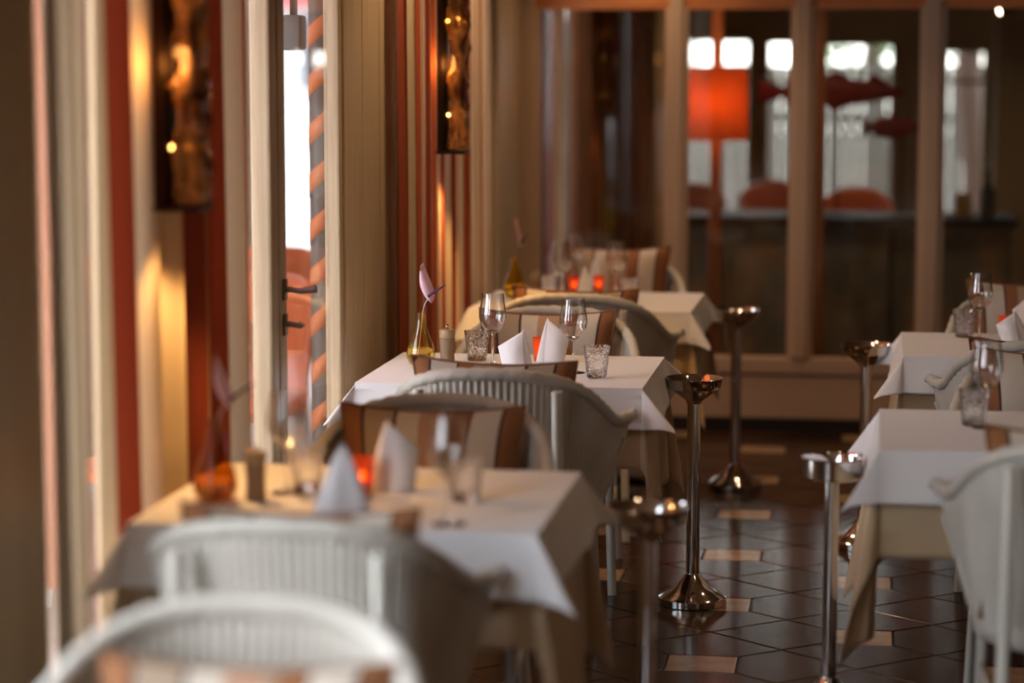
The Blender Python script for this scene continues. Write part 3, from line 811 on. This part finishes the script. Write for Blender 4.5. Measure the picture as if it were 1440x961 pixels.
# ================================================================== WALL LAMPS
def sconce(y, zb, lab, x=-1.47):
    root = empty('wall_lamp', (x, y, zb)); tag(root, lab, 'wall lamp', 'amber glass wall lamps')
    H_ = .72
    bm = bmesh.new(); box(bm, -.045, -.018, -.05, .05, 0, H_, bev=.003)
    box(bm, -.018, -.012, -.012, .012, 0, H_)
    obj('back_frame', bm, M['dark_metal'], root)
    bm = bmesh.new(); 
    for z in (.55, .15): tube(bm, [(-.04, 0, z), (XW - x + .03, 0, z)], .006, 8)
    obj('wall_bracket', bm, M['dark_metal'], root, True)
    bm = bmesh.new(); box(bm, -.045, .055, -.06, .06, -.012, 0, bev=.002)
    obj('bottom_cap', bm, M['dark_metal'], root)
    bm = bmesh.new(); box(bm, -.045, .055, -.06, .06, H_, H_ + .012, bev=.002)
    obj('top_cap', bm, M['dark_metal'], root)
    def g(u, v):
        th = 2 * PI * u; c, s = math.cos(th), math.sin(th); e = .5
        p = Vector((.026 + .027 * abs(c) ** e * (1 if c > 0 else -1), .058 * abs(s) ** e * (1 if s > 0 else -1), .006 + (H_ - .012) * v))
        d = noise.noise(Vector((p.x * 40, p.y * 30, p.z * 14 + y))) * .026 + noise.noise(Vector((p.x * 90, p.y * 70, p.z * 45 + y))) * .008
        return p + Vector((c, s * .6, 0)) * d
    bm = grid(bmesh.new(), g, 32, 90, closed_u=True)
    bmesh.ops.holes_fill(bm, edges=[e for e in bm.edges if e.is_boundary], sides=0)
    obj('glass_slab', bm, M['art_glass'], root, True)
    for z in (.125, .45):
        bm = bmesh.new(); bmesh.ops.create_uvsphere(bm, u_segments=10, v_segments=8, radius=.006)
        bmesh.ops.translate(bm, vec=(-.002, -.052, z), verts=bm.verts)
        obj('bulb', bm, M['bulb'], root, True)
        bm = bmesh.new(); bmesh.ops.create_uvsphere(bm, u_segments=10, v_segments=8, radius=.005)
        bmesh.ops.translate(bm, vec=(-.004, .052, z), verts=bm.verts)
        obj('bulb', bm, M['bulb'], root, True)
    if 0: obj('bottom_bulb', LATHE([(0, -.03), (.006, -.022), (.010, -.014), (0, -.013)], 16), M['bulb'], root, True)
    l = bpy.data.lights.new('lamp_light', 'SPOT'); l.energy = 16; l.color = (1, .55, .2); l.shadow_soft_size = .02
    l.spot_size = math.radians(110); l.spot_blend = .7
    o = bpy.data.objects.new('lamp_light', l); link(o, root); o.location = (0, -.0, -.045); o.rotation_euler = (0, -.15, 0)
    l = bpy.data.lights.new('lamp_glow', 'POINT'); l.energy = .9; l.color = (1, .42, .10); l.shadow_soft_size = .03
    o = bpy.data.objects.new('lamp_glow', l); link(o, root); o.location = (-.006, -.07, .3)
sconce(5.03, 1.355, 'blurred amber glass wall lamp on the left, before the wide rust striped curtain')
sconce(8.40, 1.345, 'sharper amber glass wall lamp hanging before the striped curtain near the middle left table')

# ceiling spots above the picture; the added ones brighten partition, curtains and bar room
k = 0
for (x, y, f) in [(-.95, 2.4, 1), (-.95, 4.9, .35), (-.95, 7.0, .9), (-1.2, 7.75, 2.2), (-1.2, 9.0, 2.2), (.5, 4.4, .5), (.5, 6.2, .5), (.5, 8.0, .5), (-.25, 9.7, 1), (-1.0, 10.35, 1.3), (-1.0, 12.0, 1.3), (2.3, 6.5, .6), (-.2, 11.7, 1.2), (.2, 13.5, 1.6)]:
    root = empty('ceiling_spotlight', (x, y, 2.55)); tag(root, 'ceiling spotlight out of view, %s along the %s side' % (['nearest', 'second', 'third', 'fourth', 'fifth', 'first', 'middle', 'next', 'last', 'one by the partition', 'one in the left bar corner', 'only one', 'bar front one', 'bar rear one'][k], 'window' if x < -.5 else 'bar room' if y > 11 else 'aisle' if x < 1 else 'inner wall'), 'spotlight', 'ceiling spotlights')
    k += 1
    obj('housing', LATHE([(0, 0), (.035, 0), (.035, -.06), (.04, -.10), (.036, -.10), (.03, -.07), (0, -.07)], 20), M['dark_metal'], root, True)
    obj('lens', LATHE([(0, -.072), (.028, -.072), (0, -.0715)], 16), M['spot_face'], root)
    l = bpy.data.lights.new('spot_light', 'SPOT'); l.energy = CEIL_LAMP_W * f; l.color = (1, .66, .38); l.shadow_soft_size = .04
    l.spot_size = math.radians(125); l.spot_blend = .9
    o = bpy.data.objects.new('spot_light', l); link(o, root); o.location = (0, 0, -.11)

# ================================================================== BAR ROOM
YB = 12.45
root = empty('bar_counter', (-.2, YB, 0)); tag(root, 'long dark bar counter with mottled panels behind the glass partition', 'counter')
x0, x1 = -.97, .70
ed = [x0, -.42, .10, x1]
bx = lambda a, b, c, d, e, f, **k: BX(a + .2, b + .2, c - YB, d - YB, e, f, **k)
for a, b in zip(ed, ed[1:]): obj('front_panel', bx(a + .008, b - .008, YB + .1, YB + .13, .06, .81, bev=.004), M['stone'], root)
obj('carcass', bx(x0, x1, YB + .13, YB + .6, .0, .81), M['plinth'], root)
obj('counter_top', bx(x0 - .03, x1 + .03, YB + .04, YB + .64, .81, .852, bev=.008), M['bar_top'], root)
# timber posts
for x, lab in ((-.80, 'reddish timber post behind the orange lampshade'), (-.275, 'slim reddish timber post behind the glass, left of the large fish')):
    tag(obj('timber_post', BX(x - .028, x + .028, YB - .03, YB + .026, -.006, 2.55, bev=.006), M['timber']), lab, 'post', 'timber posts in the bar room')
# lamp on the first post
root = empty('drum_lamp', (-.81, YB - .2, 0)); tag(root, 'orange drum lampshade glowing behind the glass partition', 'lamp')
obj('lamp_shade', LATHE([(.175, 1.255), (.178, 1.255), (.172, 1.625), (.169, 1.625)], 48, closed=True), M['shade'], root, True)
obj('lamp_base', LATHE([(0, 0), (.13, 0), (.13, .02), (.02, .035), (.014, .05), (.014, 1.40), (0, 1.40)], 24), M['timber'], root, True)
bm = bmesh.new()
for k in range(3): tube(bm, [(0, 0, 1.38), (.17 * math.cos(k * 2.09), .17 * math.sin(k * 2.09), 1.38)], .003, 6)
obj('shade_spider', bm, M['dark_metal'], root)
bm = bmesh.new(); bmesh.ops.create_uvsphere(bm, u_segments=16, v_segments=12, radius=.035); bmesh.ops.translate(bm, vec=(0, 0, 1.44), verts=bm.verts)
obj('bulb', bm, emit('lamp_bulb', (1, .55, .2), 25), root, True)
l = bpy.data.lights.new('lamp_light', 'POINT'); l.energy = 4.5; l.color = (1, .5, .18); l.shadow_soft_size = .04
o = bpy.data.objects.new('lamp_light', l); link(o, root); o.location = (0, -.06, 1.45)
# fish sculptures
def fish(x0, x1, z, hh, lab, tail_left, rodx, y):
    L = x1 - x0; xm = (x0 + x1) / 2
    root = empty('fish_sculpture', (xm, y, .852)); tag(root, lab, 'sculpture', 'red fish sculptures on rods')
    def f(u, v):
        th = 2 * PI * v
        body = (math.sin(PI * min(1, max(0, u)) ** .8)) ** .7
        r = hh * body + .002
        if u < .18: r = hh * (.30 + .7 * (.18 - u) / .18 * .9)
        xx = x0 - xm + L * u
        return Vector((xx, r * .35 * math.cos(th), z - .852 + r * math.sin(th)))
    bm = bmesh.new(); grid(bm, f, 30, 14); bmesh.ops.remove_doubles(bm, verts=bm.verts, dist=.0005)
    obj('body', bm, M['fish'], root, True)
    def fin(pts, nm):
        bm = bmesh.new(); vs = [bm.verts.new((p[0], -.004, p[1])) for p in pts] ; vb = [bm.verts.new((p[0], .004, p[1])) for p in pts]
        bm.faces.new(vs); bm.faces.new(vb[::-1])
        for i in range(len(pts)): bm.faces.new((vs[i], vs[(i + 1) % len(pts)], vb[(i + 1) % len(pts)], vb[i]))
        obj(nm, bm, M['fish'], root)
    zz = z - .852
    a = x0 - xm
    fin([(a + L * .03, zz + hh * .3), (a + L * .2, zz), (a + L * .03, zz - hh * .3), (a - .01, zz - hh * 1.3), (a + L * .02, zz), (a - .01, zz + hh * 1.3)], 'tail_fin')
    fin([(a + L * .42, zz + hh * .75), (a + L * .52, zz + hh * 1.5), (a + L * .66, zz + hh * .8)], 'dorsal_fin')
    fin([(a + L * .72, zz + hh * .6), (a + L * .78, zz + hh * 1.35), (a + L * .90, zz + hh * .4)], 'dorsal_fin')
    fin([(a + L * .45, zz - hh * .75), (a + L * .50, zz - hh * 1.4), (a + L * .62, zz - hh * .8)], 'belly_fin')
    obj('rod', TUBE([(rodx - xm, 0, 0), (rodx - xm, 0, zz)], .006, 8), M['rod'], root)
    obj('foot', LATHE([(0, 0), (.05, 0), (.05, .01), (0, .014)], 20, cx=rodx - xm), M['rod'], root)
fish(-.60, .155, 1.49, .078, 'large red fish sculpture on a thin rod above the bar counter', True, -.19, YB + .25)
fish(-.06, .235, 1.31, .055, 'small dark red fish sculpture on a thin rod, below the large fish', True, .14, YB + .2)
# small things on the counter, right
x, y = .46, YB + .3
tag(obj('box', BX(x - .04, x + .04, y - .04, y + .04, .853, .97, bev=.006), M['basket']), 'yellowish box on the right end of the bar counter', 'box')
o = obj('bottle', LATHE([(0, 0), (.035, 0), (.037, .01), (.037, .13), (.014, .18), (.013, .24), (0, .24)], 20), M['win_dark'], None, True); o.location = (.58, YB + .25, .853)
tag(o, 'dark bottle on the right end of the bar counter', 'bottle')
# orange lounge chairs behind the counter
def shell_chair(x, y, rz, lab, wd=.30, top=.90):
    root = empty('orange_tub_chair', (x, y, 0), rz); tag(root, lab, 'chair', 'orange tub chairs behind the bar counter')
    def f(u, v):
        th = PI * (-.1 + 1.2 * u); 
        h = .40 + (top - .40) * v * (.70 + .30 * math.sin(PI * min(1, max(0, u))))
        r = wd * (.82 + .18 * v)
        return Vector((r * math.cos(th), -r * math.sin(th) * .85, h))
    o = obj('back_shell', grid(bmesh.new(), f, 24, 8), M['orange_plastic'], root, True); solid(o, .03)
    obj('seat', LATHE([(0, .36), (wd * .8, .36), (wd * .84, .39), (wd * .8, .43), (0, .44)], 24), M['orange_plastic'], root, True)
    for sx in (-1, 1):
        for sy in (-1, 1): obj('leg', TUBE([(sx * wd * .5, sy * wd * .5, .36), (sx * wd * .65, sy * wd * .65, 0)], .012, 8), M['dark_metal'], root)
shell_chair(-1.06, 14.2, PI, 'orange tub chair behind the lampshade, left of the bar counter', .20, .93)
shell_chair(-.60, 14.3, PI, 'orange tub chair seen left of the middle partition mullion', .17, .95)
shell_chair(-.10, 14.3, PI, 'widest orange tub chair seen above the middle of the bar counter', .20, .91)
# track spot seen through the rightmost pane
root = empty('track_spotlight', (.58, 11.9, 1.90)); tag(root, 'lit track spotlight behind the rightmost glass pane, top right', 'spotlight')
obj('arm', TUBE([(0.05, 0, .65), (.05, 0, .05)], .008, 8), M['dark_metal'], root)
obj('housing', TUBE([(.16, .0, .04), (.0, 0, .0)], .035, 16), M['dark_metal'], root, True)
obj('lens', TUBE([(.0, 0, .0), (-.006, 0, -.002)], .026, 16), M['spot_face'], root)
# wall column right in the bar room
struct(obj('trim_1', BX(.70, 1.0, 14.6, 14.8, -.006, 2.55, bev=.01), M['plaster']))

# ================================================================== OUTSIDE
# striped pole by the window
def atx(px, py, X):
    x = (px - CX) / F_PX; u = -(py - CY) / F_PX
    c, s = math.cos(PITCH), math.sin(PITCH); Fw = c + u * s; U = -s + u * c
    XX = x * math.cos(YAW) - Fw * math.sin(YAW); Y = x * math.sin(YAW) + Fw * math.cos(YAW)
    t = X / XX; return Y * t, CAM_Z + U * t
yp, _ = atx(449, 300, -1.80)
root = empty('striped_pole', (-1.80, yp, -.125)); tag(root, 'grey pole wrapped with a spiral orange band outside the window', 'pole')
obj('pole', LATHE([(0, 0), (.030, 0), (.030, 2.9), (0, 2.9)], 28), M['pole_grey'], root, True)
bm = bmesh.new()
def rib(u, v):
    th = u * 2 * PI * 16; z = .15 + u * 16 * .158 + v * .066
    return Vector((.0315 * math.cos(th), .0315 * math.sin(th), z))
o = obj('spiral_band', grid(bm, rib, 16 * 24, 1), M['ribbon'], root, True); solid(o, .001)
sc = empty('terrace_screen', (-3.35, 9.5, -.125)); tag(sc, 'grey beige wind screen along the terrace outside the left windows', 'screen')  # made-up screen, hides bright sky and cuts daylight at the left windows
for k in range(10): obj('screen_panel', BX(-.02, .02, -3.4 + k * .66 + .01, -3.4 + (k + 1) * .66 - .01, .05, 2.15), M['screen'], sc)
for k in range(11): obj('post', BX(-.03, .05, -3.43 + k * .66, -3.38 + k * .66, 0, 2.2), M['pole_grey'], sc)
pr = empty('closed_parasol', (-2.05, 5.6, -.125)); tag(pr, 'closed salmon pink parasol standing outside the window at the left edge', 'parasol')
obj('pole', LATHE([(0, 0), (.018, 0), (.018, 2.5), (0, 2.5)], 12), M['outdoor_white'], pr, True)
def pf(u, v):
    th = 2 * PI * u; r = (.055 + .03 * (1 - v)) * (1 + .22 * math.cos(8 * th))
    return Vector((r * math.cos(th), r * math.sin(th), .5 + 1.9 * v))
obj('folded_canopy', grid(bmesh.new(), pf, 64, 10, closed_u=True), M['parasol'], pr, True)
# unseen awning added to dim the terrace outside the visible windows
root = empty('terrace_awning', (-3.0, 7.2, 2.45)); tag(root, 'orange fabric awning over the terrace outside the windows', 'awning')
bm = bmesh.new()
for k in range(8): pass
def aw(u, v): return Vector((1.32 - 1.5 * u, -3.4 + 12.5 * v, .12 - .25 * u - .03 * math.sin(PI * u) * math.sin(v * 9 * PI) ** 2))
o = obj('canopy', grid(bm, aw, 12, 54), M['awning'], root, True); solid(o, .004)
obj('front_bar', TUBE([(-.19, -3.4, -.14), (-.19, 9.1, -.14)], .025, 10), M['pole_grey'], root, True)
# dark speaker hung outside
ys_, zs_ = atx(422, 46, -1.78)
root = empty('outdoor_speaker', (-1.80, ys_, zs_)); tag(root, 'brown grey rounded speaker box high outside the window', 'speaker')
obj('housing', BX(-.03, .03, -.05, .05, -.055, .055, bev=.012), M['pole_grey'], root, True)
obj('bracket', BX(-.01, .01, -.01, .01, .05, .6), M['dark_metal'], root)
# terrace furniture outside, orange
def tchair(x, y, rz, lab):
    root = empty('terrace_chair', (x, y, -.125), rz); tag(root, lab, 'chair', 'orange terrace chairs outside')
    def f(u, v):
        a = (u - .5) * 2
        return Vector((.24 * a, -.2 - .05 * (1 - a * a) - .06 * v, .46 + .50 * v * (1 - .12 * a ** 4)))
    o = obj('backrest', grid(bmesh.new(), f, 10, 6), M['orange_plastic'], root, True); solid(o, .02)
    obj('seat', BX(-.24, .24, -.22, .24, .43, .47, bev=.015), M['orange_plastic'], root, True)
    for sx in (-1, 1):
        for sy in (-1, 1): obj('leg', TUBE([(sx * .2, sy * .2, .43), (sx * .23, sy * .24, 0)], .013, 8), M['outdoor_white'], root)
tchair(-2.45, 8.9, 2.6, 'orange terrace chair nearest outside the left window')
tchair(-2.75, 10.7, .4, 'orange terrace chair farther outside, seen low through the window')
tchair(-2.35, 7.6, 1.2, 'orange terrace chair close behind the striped pole')
tchair(-2.2, 4.6, .5, 'orange terrace chair outside the window at the left edge')
root = empty('terrace_table', (-2.7, 9.7, -.125)); tag(root, 'round white terrace table outside between the orange chairs', 'table')
obj('tabletop', LATHE([(0, .72), (.34, .72), (.345, .735), (.34, .75), (0, .75)], 32), M['outdoor_white'], root, True)
obj('column', LATHE([(0, 0), (.2, 0), (.2, .02), (.03, .04), (.03, .72), (0, .72)], 20), M['outdoor_white'], root, True)
# building across the terrace
root = empty('building', (-9, 36, -.125)); tag(root, 'pale building across the street beyond the terrace', 'building')
obj('wall', BX(-6, 6, 0, 6, 0, 3.2), M['facade'], root)
for k in range(6):
    f = obj('window_frame', BX(-5.4 + k * 1.9, -4.5 + k * 1.9, -.05, 0, 1.2, 2.5), M['outdoor_white'], root)
    obj('pane', BX(-5.3 + k * 1.9, -4.6 + k * 1.9, -.06, -.05, 1.3, 2.4), M['win_dark'], f)
obj('awning', BX(-4, 2, -.9, -.05, 2.6, 2.75), M['redsign'], root)
# slatted fence outside the far windows
fe = empty('slat_fence', (0, 18.6, -.125)); tag(fe, 'white vertical board fence outside the far windows', 'fence')
k = 0; x = -2.6
while x < 2.6:
    wd = random.uniform(.075, .095)
    obj('slat', BX(x, x + wd, 0, .02, .02, 1.74 + random.uniform(-.01, .01), bev=.003), M['fence'], fe); x += wd + .005
for z in (.4, 1.3): obj('rail', BX(-2.6, 2.6, .02, .05, z, z + .07), M['fence'], fe)
# tree trunk and foliage beyond the far windows
def tree(x, y, h, r, cr, lab, seed, zc):
    root = empty('tree', (x, y, -.125)); tag(root, lab, 'tree', 'trees beyond the fence')
    obj('trunk', TUBE(spline([(0, 0, 0), (.04, 0, h * .4), (-.03, 0, h * .8), (.02, 0, h)], 6), r, 12), M['bark'], root, True)
    rnd = random.Random(seed); bm = bmesh.new()
    for _ in range(500):
        d = Vector((rnd.gauss(0, 1), rnd.gauss(0, 1), rnd.gauss(0, 1))).normalized() * cr * rnd.random() ** .4
        c = Vector((0, 0, zc)) + d; s = rnd.uniform(.05, .11)
        a = Vector((rnd.uniform(-1, 1), rnd.uniform(-1, 1), rnd.uniform(-1, 1))).normalized(); b = a.cross(Vector((0, 0, 1))).normalized()
        vs = [bm.verts.new(c + a * s), bm.verts.new(c + b * s * .5), bm.verts.new(c - a * s), bm.verts.new(c - b * s * .5)]
        bm.faces.new(vs)
    o = obj('leaves', bm, M['leaf'], root); o['kind'] = 'stuff'
tree(.68, 17.6, 2.1, .09, .5, 'dark trunk of a tree outside the far right window', 3, 2.6)
tree(.0, 21.5, 2.2, .08, .75, 'blurred leafy tree beyond the white fence', 4, 2.1)
